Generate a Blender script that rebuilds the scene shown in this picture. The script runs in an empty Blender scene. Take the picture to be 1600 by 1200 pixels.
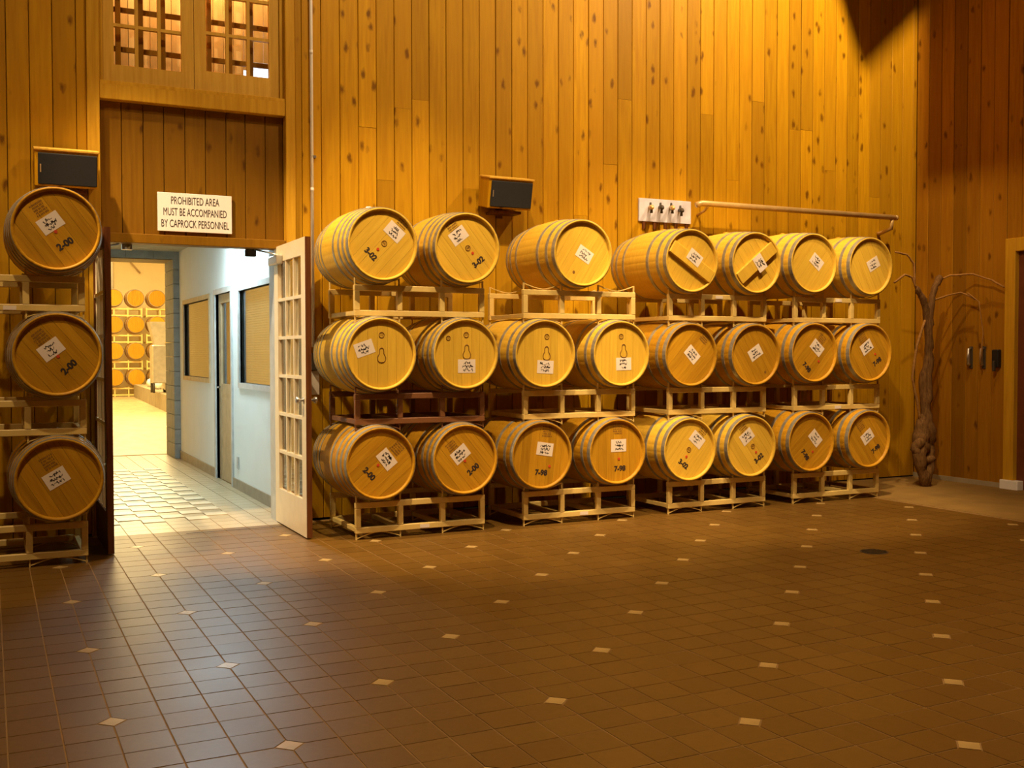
import bpy, math, random
from math import sin, cos, pi, radians as R, sqrt, tan, atan2
from mathutils import Matrix, Vector
random.seed(7)
C = bpy.context.scene.collection
SC = bpy.context.scene

# ------------------------------------------------------------------ camera
cam = bpy.data.cameras.new('camera'); co = bpy.data.objects.new('camera', cam); C.objects.link(co)
yaw, pitch, roll = R(26.336), R(-1.68), R(-0.087)
fw = Vector((sin(yaw)*cos(pitch), cos(yaw)*cos(pitch), sin(pitch)))
rt = Vector((cos(yaw), -sin(yaw), 0)); up = rt.cross(fw)
r2 = rt*cos(roll)+up*sin(roll); u2 = -rt*sin(roll)+up*cos(roll)
m = Matrix((r2, u2, -fw)).transposed().to_4x4(); m.translation = (0, 0, 1.447)
co.matrix_world = m
cam.sensor_width = 36; cam.lens = 37.21; cam.clip_end = 200
SC.camera = co

# ------------------------------------------------------------------ light, exposure
SC.view_settings.view_transform = 'Standard'; SC.view_settings.look = 'None'
SC.view_settings.gamma = 1; SC.view_settings.use_curve_mapping = False
SC.view_settings.exposure = 0.0
w = bpy.data.worlds.new('world'); SC.world = w; w.use_nodes = True
w.node_tree.nodes['Background'].inputs[0].default_value = (0.02, 0.011, 0.004, 1)
w.node_tree.nodes['Background'].inputs[1].default_value = 0.3
WARM = (1.0, 0.70, 0.39)
def point(name, loc, power, col=WARM, rad=0.06):
    l = bpy.data.lights.new(name, 'POINT'); l.energy = power; l.color = col; l.shadow_soft_size = rad
    o = bpy.data.objects.new(name, l); o.location = loc; C.objects.link(o); return o
def spot(name, loc, to, power, deg, blend=0.4, col=WARM, rad=0.06):
    l = bpy.data.lights.new(name, 'SPOT'); l.energy = power; l.color = col; l.shadow_soft_size = rad
    l.spot_size = R(deg); l.spot_blend = blend
    o = bpy.data.objects.new(name, l); o.location = loc; C.objects.link(o)
    o.rotation_euler = (Vector(to)-Vector(loc)).to_track_quat('-Z', 'Y').to_euler(); return o
def area(name, loc, sx, sy, power, col, rot=(0, 0, 0)):
    l = bpy.data.lights.new(name, 'AREA'); l.shape = 'RECTANGLE'; l.size = sx; l.size_y = sy; l.energy = power; l.color = col
    o = bpy.data.objects.new(name, l); o.location = loc; o.rotation_euler = rot; C.objects.link(o); return o
spot('wall_washer', (7.8, 6.3, 6.8), (7.5, 8.95, 5.5), 1000, 120, 0.55)
spot('hall_lamp', (4.0, 5.2, 7.1), (4.2, 8.95, 4.5), 520, 92, 0.5)
point('hall_lamp', (-1.3, 4.6, 6.6), 270)
spot('unseen_spot', (-0.5, 7.5, 6.0), (2.2, 8.4, 0.9), 1700, 38, 0.6)  # added spot, brightens the open door leaf and the sign
spot('unseen_spot', (0.2, 5.0, 7.6), (0.3, 8.2, 1.1), 900, 34, 0.6)  # added spot for the barrel heads left of the doorway
spot('unseen_spot', (2.6, 5.0, 7.6), (3.6, 8.15, 0.7), 2350, 42, 0.65)
spot('unseen_spot', (4.9, 5.0, 7.6), (6.3, 8.1, 0.8), 2350, 39, 0.6)
spot('unseen_spot', (3.5, 4.0, 7.0), (9.5, 7.4, 0.9), 900, 30, 0.6)
spot('unseen_spot', (5.0, 2.2, 8.0), (5.0, 2.6, 0.0), 1950, 84, 0.6)  # added overhead spot, only lifts the floor brightness
area('loft_fill', (1.55, 9.20, 5.12), 1.3, 0.05, 80, (1.0, 0.64, 0.27), (R(-12), 0, 0))  # added lamp, hidden above the window to brighten the loft boards
area('corridor_lamp', (1.98, 10.9, 2.80), 0.3, 1.25, 66, (0.76, 1.0, 1.12))
area('cellar_lamp', (2.6, 23, 5.6), 2.5, 8.0, 1700, (1.0, 0.75, 0.34))
area('cellar_lamp', (3.2, 33, 5.6), 4.0, 4.0, 1050, (1.0, 0.75, 0.34))
point('office_fill', (3.6, 12.2, 2.3), 40, (1.0, 0.66, 0.3), 0.1)  # added light behind the corridor windows so the tan interior shows

# ------------------------------------------------------------------ materials
def newmat(name):
    m = bpy.data.materials.new(name); m.use_nodes = True
    nt = m.node_tree; return m, nt, nt.nodes['Principled BSDF']
def N(nt, t, **kw):
    n = nt.nodes.new(t)
    for k, v in kw.items():
        if k.startswith('i_'): n.inputs[int(k[2:]) if k[2:].isdigit() else k[2:]].default_value = v
        else: setattr(n, k, v)
    return n
def mix(nt, fac, a, b, blend='MIX'):
    n = nt.nodes.new('ShaderNodeMix'); n.data_type = 'RGBA'; n.blend_type = blend
    for sock, v in ((n.inputs[0], fac), (n.inputs[6], a), (n.inputs[7], b)):
        if hasattr(v, 'is_output'): nt.links.new(v, sock)
        else: sock.default_value = v if not isinstance(v, tuple) or len(v) == 4 else (*v, 1)
    return n.outputs[2]
def math_(nt, op, a, b=0.0, c=0.0):
    n = nt.nodes.new('ShaderNodeMath'); n.operation = op
    for i, v in enumerate((a, b, c)):
        if hasattr(v, 'is_output'): nt.links.new(v, n.inputs[i])
        else: n.inputs[i].default_value = v
    return n.outputs[0]
def ramp(nt, fac, p0, p1, c0=(0, 0, 0, 1), c1=(1, 1, 1, 1)):
    n = nt.nodes.new('ShaderNodeValToRGB'); e = n.color_ramp.elements
    e[0].position = p0; e[1].position = p1; e[0].color = c0; e[1].color = c1
    nt.links.new(fac, n.inputs[0]); return n.outputs[0]
def rnd_coord(nt, scale, amount=40.0):
    tc = N(nt, 'ShaderNodeTexCoord'); oi = N(nt, 'ShaderNodeObjectInfo')
    wn = N(nt, 'ShaderNodeTexWhiteNoise', noise_dimensions='1D'); nt.links.new(oi.outputs['Random'], wn.inputs['W'])
    sc_ = N(nt, 'ShaderNodeVectorMath', operation='SCALE'); nt.links.new(wn.outputs['Color'], sc_.inputs[0]); sc_.inputs['Scale'].default_value = amount
    ad = N(nt, 'ShaderNodeVectorMath', operation='ADD'); nt.links.new(tc.outputs['Object'], ad.inputs[0]); nt.links.new(sc_.outputs[0], ad.inputs[1])
    mp = N(nt, 'ShaderNodeMapping'); mp.inputs['Scale'].default_value = scale; nt.links.new(ad.outputs[0], mp.inputs[0])
    return mp.outputs[0], oi.outputs['Random'], ad.outputs[0]
def wood(name, base, dark, scale=(16, 16, 0.9), rough=0.5, vary=0.35, knots=0.0, hue=None, spec=0.14):
    m, nt, b = newmat(name)
    v, rn, raw = rnd_coord(nt, scale)
    n1 = N(nt, 'ShaderNodeTexNoise', i_Scale=2.2, i_Detail=5.0, i_Roughness=0.6); nt.links.new(v, n1.inputs['Vector'])
    f = ramp(nt, n1.outputs[0], 0.35, 0.72)
    col = mix(nt, f, base, dark)
    if hue:                                     # each board leans a little towards a second tone
        wn = N(nt, 'ShaderNodeTexWhiteNoise', noise_dimensions='1D'); nt.links.new(math_(nt, 'ADD', rn, 3.3), wn.inputs['W'])
        col = mix(nt, math_(nt, 'MULTIPLY', wn.outputs[0], 0.7), col, hue)
    val = math_(nt, 'ADD', math_(nt, 'MULTIPLY', rn, vary), 1.0-vary*0.6)
    hs = N(nt, 'ShaderNodeHueSaturation'); nt.links.new(val, hs.inputs['Value']); nt.links.new(col, hs.inputs['Color'])
    col = hs.outputs[0]
    if knots:
        mp = N(nt, 'ShaderNodeMapping'); mp.inputs['Scale'].default_value = (9.5, 9.5, 4.6); nt.links.new(raw, mp.inputs[0])
        ns = N(nt, 'ShaderNodeTexNoise', i_Scale=3.0); nt.links.new(mp.outputs[0], ns.inputs['Vector'])
        wob = N(nt, 'ShaderNodeVectorMath', operation='MULTIPLY_ADD'); nt.links.new(ns.outputs['Color'], wob.inputs[0]); wob.inputs[1].default_value = (.35, .35, .35); nt.links.new(mp.outputs[0], wob.inputs[2])
        vo = N(nt, 'ShaderNodeTexVoronoi', i_Scale=1.0); nt.links.new(wob.outputs[0], vo.inputs['Vector'])
        k = ramp(nt, vo.outputs['Distance'], 0.10, 0.27, (1, 1, 1, 1), (0, 0, 0, 1))
        pick = ramp(nt, vo.outputs['Color'], 0.55, 0.6)
        k = math_(nt, 'MULTIPLY', math_(nt, 'MULTIPLY', k, pick), knots)
        col = mix(nt, k, col, (dark[0]*0.30, dark[1]*0.22, dark[2]*0.3, 1))
    nt.links.new(col, b.inputs['Base Color'])
    b.inputs['Roughness'].default_value = rough; b.inputs['Specular IOR Level'].default_value = spec
    bp = N(nt, 'ShaderNodeBump', i_Strength=0.12, i_Distance=0.004); nt.links.new(n1.outputs[0], bp.inputs['Height']); nt.links.new(bp.outputs[0], b.inputs['Normal'])
    return m
def plain(name, col, rough=0.5, metal=0.0, noise=0.12, nscale=9.0, spec=0.4, stretch=(1, 1, 1)):
    m, nt, b = newmat(name)
    tc = N(nt, 'ShaderNodeTexCoord'); mp = N(nt, 'ShaderNodeMapping'); mp.inputs['Scale'].default_value = stretch
    nt.links.new(tc.outputs['Object'], mp.inputs[0])
    n1 = N(nt, 'ShaderNodeTexNoise', i_Scale=nscale, i_Detail=4.0); nt.links.new(mp.outputs[0], n1.inputs['Vector'])
    c2 = tuple(c*(1-2.2*noise) for c in col)
    nt.links.new(mix(nt, ramp(nt, n1.outputs[0], 0.3, 0.75), col, c2), b.inputs['Base Color'])
    b.inputs['Roughness'].default_value = rough; b.inputs['Metallic'].default_value = metal; b.inputs['Specular IOR Level'].default_value = spec
    return m
def tilemat(name, c1, c2, rough=0.3, spec=0.5, pitch=0.56/3, x0=0.41794, y0=4.39052):
    m, nt, b = newmat(name)
    g = N(nt, 'ShaderNodeNewGeometry')
    sep = N(nt, 'ShaderNodeSeparateXYZ'); nt.links.new(g.outputs['Position'], sep.inputs[0])
    fx = math_(nt, 'FLOOR', math_(nt, 'DIVIDE', math_(nt, 'SUBTRACT', sep.outputs[0], x0), pitch))
    fy = math_(nt, 'FLOOR', math_(nt, 'DIVIDE', math_(nt, 'SUBTRACT', sep.outputs[1], y0), pitch))
    cb = N(nt, 'ShaderNodeCombineXYZ'); nt.links.new(fx, cb.inputs[0]); nt.links.new(fy, cb.inputs[1])
    wn = N(nt, 'ShaderNodeTexWhiteNoise', noise_dimensions='3D'); nt.links.new(cb.outputs[0], wn.inputs['Vector'])
    n1 = N(nt, 'ShaderNodeTexNoise', i_Scale=26.0, i_Detail=6.0, i_Roughness=0.7); nt.links.new(g.outputs['Position'], n1.inputs['Vector'])
    n2 = N(nt, 'ShaderNodeTexNoise', i_Scale=1.3, i_Detail=3.0); nt.links.new(g.outputs['Position'], n2.inputs['Vector'])
    col = mix(nt, wn.outputs['Value'], c1, c2)
    col = mix(nt, math_(nt, 'MULTIPLY', ramp(nt, n1.outputs[0], 0.4, 0.7), 0.22), col, tuple(c*0.45 for c in c1))
    nt.links.new(col, b.inputs['Base Color'])
    nt.links.new(math_(nt, 'ADD', math_(nt, 'MULTIPLY', n2.outputs[0], 0.16), rough-0.08), b.inputs['Roughness'])
    b.inputs['Specular IOR Level'].default_value = spec
    bp = N(nt, 'ShaderNodeBump', i_Strength=0.15, i_Distance=0.003); nt.links.new(n1.outputs[0], bp.inputs['Height']); nt.links.new(bp.outputs[0], b.inputs['Normal'])
    return m
def glassmat(name, tint=(0.93, 0.96, 0.96), rough=0.02):
    m = bpy.data.materials.new(name); m.use_nodes = True; nt = m.node_tree
    nt.nodes.remove(nt.nodes['Principled BSDF']); out = nt.nodes['Material Output']
    lw = N(nt, 'ShaderNodeLayerWeight', i_Blend=0.5)
    f = math_(nt, 'ADD', math_(nt, 'MULTIPLY', math_(nt, 'POWER', lw.outputs['Facing'], 5.0), 0.90), 0.035)
    tr = N(nt, 'ShaderNodeBsdfTransparent'); tr.inputs[0].default_value = (*tint, 1)
    gl = N(nt, 'ShaderNodeBsdfGlossy', i_Roughness=rough); ms = N(nt, 'ShaderNodeMixShader')
    nt.links.new(f, ms.inputs[0]); nt.links.new(tr.outputs[0], ms.inputs[1]); nt.links.new(gl.outputs[0], ms.inputs[2]); nt.links.new(ms.outputs[0], out.inputs[0])
    return m
def emit(name, col, s):
    m, nt, b = newmat(name); b.inputs['Base Color'].default_value = (*col, 1)
    b.inputs['Emission Color'].default_value = (*col, 1); b.inputs['Emission Strength'].default_value = s; return m

M = dict(
 plank=wood('knotty_pine', (0.62, 0.335, 0.006), (0.46, 0.215, 0.003), vary=0.36, knots=0.85, hue=(0.43, 0.215, 0.007)),
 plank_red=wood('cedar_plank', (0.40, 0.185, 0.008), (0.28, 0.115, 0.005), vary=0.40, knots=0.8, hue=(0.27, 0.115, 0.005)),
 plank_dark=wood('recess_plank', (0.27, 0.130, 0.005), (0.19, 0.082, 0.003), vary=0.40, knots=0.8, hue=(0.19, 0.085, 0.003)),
 trim=wood('trim_pine', (0.60, 0.34, 0.022), (0.47, 0.235, 0.012), vary=0.12),
 sash=wood('sash_pine', (0.66, 0.40, 0.06), (0.54, 0.30, 0.035), vary=0.06),
 shutter=wood('pale_shutter', (0.92, 0.62, 0.28), (0.86, 0.56, 0.22), vary=0.05),
 brownface=wood('shadow_brown', (0.13, 0.045, 0.012), (0.07, 0.02, 0.006), vary=0.1, rough=0.4),
 darkpanel=plain('dark_panelling', (0.20, 0.095, 0.012), 0.8),
 backing=plain('dark_backing', (0.05, 0.022, 0.006), 0.9),
 tile=tilemat('quarry_tile', (0.150, 0.077, 0.012), (0.125, 0.062, 0.0095), rough=0.40, spec=0.32),
 inset=plain('inset_glaze', (0.46, 0.31, 0.11), 0.35),
 grout=plain('grout', (0.27, 0.155, 0.045), 0.9),
 slab=plain('concrete_border', (0.25, 0.145, 0.030), 0.8, nscale=4),
 tile_l=tilemat('corridor_tile_light', (0.62, 0.53, 0.36), (0.56, 0.47, 0.31), rough=0.36),
 tile_d=tilemat('corridor_tile_dark', (0.36, 0.29, 0.17), (0.30, 0.24, 0.14), rough=0.36),
 tile_m=tilemat('corridor_tile', (0.46, 0.37, 0.23), (0.40, 0.32, 0.19), rough=0.33),
 oak_pale=wood('pale_oak', (0.74, 0.475, 0.052), (0.64, 0.38, 0.038), scale=(20, 20, 1.6), vary=0.14, rough=0.45),
 oak_amber=wood('amber_oak', (0.55, 0.29, 0.016), (0.43, 0.20, 0.010), scale=(20, 20, 1.6), vary=0.30, rough=0.45),
 hoop=plain('galvanised_hoop', (0.46, 0.44, 0.36), 0.45, metal=0.5, noise=0.2, nscale=14),
 cream=plain('cream_paint', (0.78, 0.57, 0.18), 0.45, noise=0.08),
 brownpaint=plain('brown_paint', (0.24, 0.10, 0.035), 0.5),
 paper=plain('paper', (0.84, 0.73, 0.60), 0.7, noise=0.03),
 ink=plain('ink', (0.035, 0.022, 0.015), 0.7, noise=0.0),
 stamp=plain('brand_burn', (0.25, 0.115, 0.012), 0.8, noise=0.1),
 redwax=plain('red_wax', (0.62, 0.07, 0.02), 0.5, noise=0.05),
 doorcream=plain('cream_gloss', (0.86, 0.74, 0.50), 0.35, noise=0.04),
 glass=glassmat('pane_glass'), glass2=glassmat('office_glass', (0.75, 0.78, 0.75)),
 white=plain('white_plastic', (0.88, 0.86, 0.80), 0.4, noise=0.02),
 signwhite=plain('sign_white', (0.93, 0.88, 0.82), 0.45, noise=0.01),
 plate=plain('pale_plate', (0.75, 0.73, 0.82), 0.35, noise=0.16, nscale=7),
 corrwall=plain('white_wall', (0.80, 0.82, 0.78), 0.75, noise=0.02, nscale=3),
 corrceil=plain('grey_ceiling', (0.42, 0.43, 0.37), 0.8),
 block=plain('grey_block', (0.34, 0.36, 0.34), 0.8, noise=0.1),
 base=plain('tan_baseboard', (0.36, 0.30, 0.21), 0.5),
 framegrey=plain('frame_grey', (0.52, 0.54, 0.52), 0.4),
 frametan=plain('frame_tan', (0.55, 0.40, 0.22), 0.5),
 steel=plain('steel', (0.62, 0.60, 0.56), 0.3, metal=0.9, noise=0.1),
 brass=plain('brass', (0.75, 0.52, 0.20), 0.38, metal=0.4, noise=0.1),
 black=plain('black_cloth', (0.013, 0.014, 0.016), 0.9, noise=0.1, nscale=60),
 blackp=plain('black_plastic', (0.02, 0.018, 0.016), 0.4),
 iron=plain('dark_iron', (0.06, 0.045, 0.03), 0.6),
 vine=wood('vine_bark', (0.22, 0.115, 0.035), (0.09, 0.04, 0.012), scale=(30, 30, 5), vary=0.1, rough=0.85),
 cane=wood('vine_cane', (0.42, 0.22, 0.06), (0.24, 0.11, 0.03), scale=(20, 20, 20), vary=0.1, rough=0.8),
 cellarwall=plain('cellar_wall', (0.85, 0.72, 0.42), 0.85, noise=0.03, nscale=2),
 cellarfloor=plain('cellar_floor', (0.55, 0.42, 0.22), 0.4, noise=0.18, nscale=2.5, stretch=(2, 0.6, 1)),
 concrete=plain('concrete', (0.40, 0.33, 0.20), 0.85, noise=0.12, nscale=3),
 tanwall=plain('office_wall', (0.55, 0.42, 0.25), 0.8),
 blind=plain('blind_slat', (0.42, 0.33, 0.20), 0.6),
 skyglow=emit('daylight_opening', (0.80, 0.86, 1.0), 2.4),
 maroon=plain('maroon_door', (0.16, 0.045, 0.015), 0.5),
)

# ------------------------------------------------------------------ mesh building
class MB:
    def __init__(s): s.v = []; s.f = []; s.sm = []
    def add(s, vs, fs, smooth=False):
        n = len(s.v); s.v += [tuple(v) for v in vs]; s.f += [tuple(i+n for i in f) for f in fs]; s.sm += [smooth]*len(fs); return s
    def box(s, x0, y0, z0, x1, y1, z1, bev=0.0):
        if bev <= 0:
            vs = [(x, y, z) for z in (z0, z1) for y in (y0, y1) for x in (x0, x1)]
            return s.add(vs, [(0, 2, 3, 1), (4, 5, 7, 6), (0, 1, 5, 4), (2, 6, 7, 3), (0, 4, 6, 2), (1, 3, 7, 5)])
        b = bev; vs = []; fs = []          # box whose vertical section is chamfered along z-edges and caps
        ring = lambda i, z: [(x0+b+i, y0+i, z), (x1-b-i, y0+i, z), (x1-i, y0+b+i, z), (x1-i, y1-b-i, z), (x1-b-i, y1-i, z), (x0+b+i, y1-i, z), (x0+i, y1-b-i, z), (x0+i, y0+b+i, z)]
        for i, z in ((b*.7, z0), (0, z0+b), (0, z1-b), (b*.7, z1)): vs += ring(i, z)
        for k in range(3):
            for j in range(8): fs.append((k*8+j, k*8+(j+1) % 8, (k+1)*8+(j+1) % 8, (k+1)*8+j))
        fs += [tuple(reversed(range(8))), tuple(range(24, 32))]
        return s.add(vs, fs)
    def tube(s, pts, r, n=8, smooth=True, caps=True):
        pts = [Vector(p) for p in pts]; rs = r if isinstance(r, (list, tuple)) else [r]*len(pts)
        vs = []; fs = []; ref = None
        for i, p in enumerate(pts):
            t = (pts[min(i+1, len(pts)-1)]-pts[max(i-1, 0)]).normalized()
            if ref is None: ref = Vector((0, 0, 1)) if abs(t.z) < 0.9 else Vector((1, 0, 0))
            a = t.cross(ref).normalized(); b = t.cross(a).normalized(); ref = a.cross(t)
            for k in range(n): vs.append(p+(a*cos(2*pi*k/n)+b*sin(2*pi*k/n))*rs[i])
        for i in range(len(pts)-1):
            for k in range(n): fs.append((i*n+k, i*n+(k+1) % n, (i+1)*n+(k+1) % n, (i+1)*n+k))
        if caps: fs += [tuple(reversed(range(n))), tuple(range((len(pts)-1)*n, len(pts)*n))]
        return s.add(vs, fs, smooth)
    def prism(s, poly, y0, y1):            # polygon in x-z, thickness along y (y0 = front)
        n = len(poly); vs = [(x, y0, z) for x, z in poly]+[(x, y1, z) for x, z in poly]
        return s.add(vs, [tuple(range(n)), tuple(reversed(range(n, 2*n)))]+[(i, i+n, (i+1) % n+n, (i+1) % n) for i in range(n)])
    def prismz(s, poly, z0, z1):           # polygon in x-y, thickness along z
        n = len(poly); vs = [(x, y, z0) for x, y in poly]+[(x, y, z1) for x, y in poly]
        return s.add(vs, [tuple(reversed(range(n))), tuple(range(n, 2*n))]+[(i, (i+1) % n, (i+1) % n+n, i+n) for i in range(n)])
    def band(s, prof, n=48, smooth=True, a0=0, close=False):  # lathe about y, prof = (y, r)
        vs = []; fs = []
        for (y, r) in prof:
            for k in range(n): a = a0+2*pi*k/n; vs.append((r*cos(a), y, r*sin(a)))
        m_ = len(prof)
        for i in range(m_ if close else m_-1):
            for k in range(n): fs.append((i*n+k, i*n+(k+1) % n, ((i+1) % m_)*n+(k+1) % n, ((i+1) % m_)*n+k))
        return s.add(vs, fs, smooth)
    def mesh(s, name, mat=None):
        me = bpy.data.meshes.new(name); me.from_pydata(s.v, [], s.f); me.polygons.foreach_set('use_smooth', s.sm)
        if mat is not None: me.materials.append(mat if not isinstance(mat, str) else M[mat])
        me.update(); return me
def ob(name, me, parent=None, loc=(0, 0, 0), rot=(0, 0, 0), label=None):
    o = bpy.data.objects.new(name, me); C.objects.link(o); o.location = loc; o.rotation_euler = rot
    if parent is not None: o.parent = parent
    if label: o['label'] = label
    return o
def thing(name, label, cat, loc=(0, 0, 0), rot=(0, 0, 0), group=None, me=None):
    o = ob(name, me, None, loc, rot); o['label'] = label; o['category'] = cat
    if group: o['group'] = group
    return o
def struct(name, me=None, label=None):
    o = ob(name, me); o['kind'] = 'structure'
    if label: o['label'] = label
    return o
def bx(*a, mat, bev=0): return MB().box(*a, bev=bev).mesh('box', mat)
def textmesh(body, size, mat, bold=0.0):
    cu = bpy.data.curves.new('text', 'FONT'); cu.body = body; cu.size = size; cu.align_x = 'CENTER'; cu.align_y = 'CENTER'
    cu.extrude = 0.0006; cu.offset = bold; cu.resolution_u = 3
    o = bpy.data.objects.new('tmp', cu); C.objects.link(o)
    dg = bpy.context.evaluated_depsgraph_get(); me = bpy.data.meshes.new_from_object(o.evaluated_get(dg))
    bpy.data.objects.remove(o); me.materials.clear(); me.materials.append(M[mat]); return me

YW, XR = 8.95, 9.655            # planked back wall face, right wall face
XL, YB, ZC = -4.5, -3.5, 8.3    # rest of the hall
P = 0.56/3; X0, Y0 = 0.41794, 4.39052; A = 0.56

# ------------------------------------------------------------------ hall shell
wl = struct('wall_left', bx(XL-.1, YB, 0, XL, YW+.3, ZC, mat='darkpanel'))
wr_ = struct('wall_front', bx(XL, YB-.1, 0, XR+.1, YB, ZC, mat='darkpanel'))
ceil = struct('ceiling', bx(XL, YB, ZC, XR+.1, YW+.3, ZC+.1, mat='darkpanel'))
# unseen members added above the frame to cut the lamp's light at the top right
tb = struct('shade_beam', bx(8.54, 3.6, 5.42, 8.66, 7.33, 8.28, mat='plank_red'), 'deep wooden beam added out of view to shade the right wall')
gs = struct('shade_plate', MB().prism([(8.15, 6.03), (8.45, 6.29), (8.54, 6.37), (8.54, 7.6), (7.40, 7.6)], 7.21, 7.25).mesh('blocker', M['plank_red']), 'wooden gusset added above the frame to cast the pointed wall shadow')

# back wall: backing with door and window openings, planks in front
DX0, DX1, DH = 0.805, 2.235, 2.36
RX0, RX1 = 0.815, 2.288           # recessed bay
mb = MB()
mb.box(XL, YW+.08, 0, DX0, YW+.27, ZC); mb.box(DX1, YW+.08, 0, XR+.1, YW+.27, ZC)
mb.box(DX0, YW+.10, DH, DX1, YW+.27, 3.60); mb.box(DX0, YW+.10, 5.2, DX1, YW+.27, ZC)
wall = struct('wall_back', mb.mesh('wall_back', 'backing'))
PW = 0.1664
plank_cache = {}
def plank(parent, x0, x1, z0, z1, yf, depth=.075, mat='plank', ax='x', other=0):
    w_ = round(x1-x0, 3); h = round(z1-z0, 3); key = (w_, h, depth, mat, ax)
    if key not in plank_cache:
        g = 0.0022; c = 0.004
        poly = [(-w_/2+g, depth), (-w_/2+g, c), (-w_/2+g+c, 0), (w_/2-g-c, 0), (w_/2-g, c), (w_/2-g, depth)]
        plank_cache[key] = MB().prismz(poly if ax == 'x' else [(y, -x) for x, y in poly], 0.0, h-0.002).mesh('plank', mat)
    dz = random.uniform(-.0025, .0025)
    loc = ((x0+x1)/2, yf+dz, z0) if ax == 'x' else (yf+dz, (x0+x1)/2, z0)
    return ob('plank', plank_cache[key], parent, loc)
joints = {3: 2.98, 2: 3.43, 4: 3.63, 5: 3.72, 17: 3.30, 15: 2.78, 18: 3.95, 24: 3.9, 26: 3.25, 28: 4.1, 31: 3.85, 32: 3.86, 34: 3.45, 36: 4.3, 38: 3.2}
for k in range(0, 43):
    x0 = 2.602+PW*k; x1 = min(x0+PW, XR)
    if x0 > XR-.02: break
    j = joints.get(k)
    for za, zb in (((0.02, j), (j, ZC)) if j else ((0.02, ZC),)): plank(wall, x0, x1, za, zb, YW)
for x0, x1 in ((2.372, 2.433), (2.433, 2.602)): plank(wall, x0, x1, .02, ZC, YW)
ob('jamb_board', bx(2.288, YW-.02, 0.0, 2.370, YW+.08, ZC, mat='trim', bev=.004), wall)
ob('jamb_board', bx(0.722, YW-.02, 0.0, 0.815, YW+.08, ZC, mat='trim', bev=.004), wall)
xb = [0.722, 0.647, 0.477, 0.315, 0.155]
while xb[-1] > -2.2: xb.append(xb[-1]-PW)
for a, b in zip(xb[1:], xb[:-1]): plank(wall, a, b, .02, ZC, YW)
ob('wall_remainder', bx(XL, YW, 0, xb[-1], YW+.08, ZC, mat='plank'), wall)
YR = 9.02
rb = [0.82, 0.983, 1.149, 1.308, 1.475, 1.639, 1.806, 1.965, 2.133, 2.286]
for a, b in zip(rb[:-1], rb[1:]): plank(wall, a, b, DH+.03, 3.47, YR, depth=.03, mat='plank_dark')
ob('head_board', bx(RX0, YW-.01, 3.455, RX1, YW+.10, 3.575, mat='trim', bev=.004), wall)
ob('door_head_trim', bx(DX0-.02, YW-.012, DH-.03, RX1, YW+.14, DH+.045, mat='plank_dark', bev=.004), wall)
for x0, x1 in ((DX0-.03, DX0+.03), (DX1-.025, DX1+.05)): ob('door_jamb', bx(x0, YW+.03, 0, x1, YW+.29, DH, mat='framegrey'), wall)

# right wall
rw = struct('wall_right', bx(XR+.06, YB, 0, XR+.2, YW+.27, ZC, mat='backing'))
y1 = YW; k = 0
while y1 > 7.75:
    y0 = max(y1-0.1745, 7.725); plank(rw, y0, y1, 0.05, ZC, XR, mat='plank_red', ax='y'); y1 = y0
y1 = 7.725
while y1 > 3.0:
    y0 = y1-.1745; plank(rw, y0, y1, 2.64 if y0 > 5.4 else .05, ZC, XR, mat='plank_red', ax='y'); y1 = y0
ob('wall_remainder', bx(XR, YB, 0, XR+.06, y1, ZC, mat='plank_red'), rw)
struct('baseboard_right', bx(XR-.012, 7.73, 0, XR+.03, YW, 0.055, mat='concrete'))
d4 = struct('door_4', bx(XR+.03, 5.6, 0, XR+.06, 7.62, 2.52, mat='maroon'), 'dark maroon door in the right plank wall')
ob('frame', bx(XR-.03, 7.60, 0.09, XR+.04, 7.725, 2.64, mat='trim', bev=.005), d4)
ob('frame', bx(XR-.03, 5.5, 2.50, XR+.04, 7.60, 2.64, mat='trim', bev=.005), d4)
ob('plinth_block', bx(XR-.06, 7.52, 0.0, XR+.04, 7.74, .10, mat='white', bev=.006), d4)

# ------------------------------------------------------------------ floor
fl = struct('floor', bx(XL, YB, -.12, XR+.1, YW+.02, -.0018, mat='grout'))
SX = 7.93
ob('concrete_border', bx(SX, YB, -.1, XR+.05, YW+.02, 0.004, mat='slab', bev=.003), fl)
ob('threshold_strip', bx(1.41, 8.745, -.01, 2.20, 8.757, .002, mat='iron'), fl)
def is_node(ix, iy):        # tile corner (ix,iy) carries an inset?
    if ix % 3 or iy % 3: return False
    return ((ix//3)+(iy//3)) % 2 == 0
IS = 0.052                  # half diagonal of an inset
def tilepoly(ix, iy, cut=True, g=0.0035):
    pts = []
    for (cx, cy, sx, sy) in ((0, 0, 1, 1), (1, 0, -1, 1), (1, 1, -1, -1), (0, 1, 1, -1)):
        x = cx*P+sx*g; y = cy*P+sy*g
        if cut and is_node(ix+cx, iy+cy):
            c = IS+.003
            a = (x+sx*c, y); b = (x, y+sy*c)
            pts += [a, b] if (cx, cy) in ((1, 0), (0, 1)) else [b, a]
        else: pts.append((x, y))
    return pts
def projx(x, y, z=0):
    d = Vector((x, y, z-1.447)); zz = d.dot(fw)
    if zz < .1: return None
    return 800+1653.8*d.dot(r2)/zz, 600-1653.8*d.dot(u2)/zz
cells = []
for ix in range(-26, 41):
    for iy in range(-30, 24):
        x, y = X0+ix*P, Y0+iy*P
        if x+P > SX or y+P > YW+.1: continue
        c = projx(x+P/2, y+P/2)
        vis = c and -20 < c[0] < 1620 and c[1] < 1215
        cells.append((0 if vis else 1, (x+P/2)*fw.x+(y+P/2)*fw.y, ix, iy))
cells.sort()
tc_ = {}; rest = MB()
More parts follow.
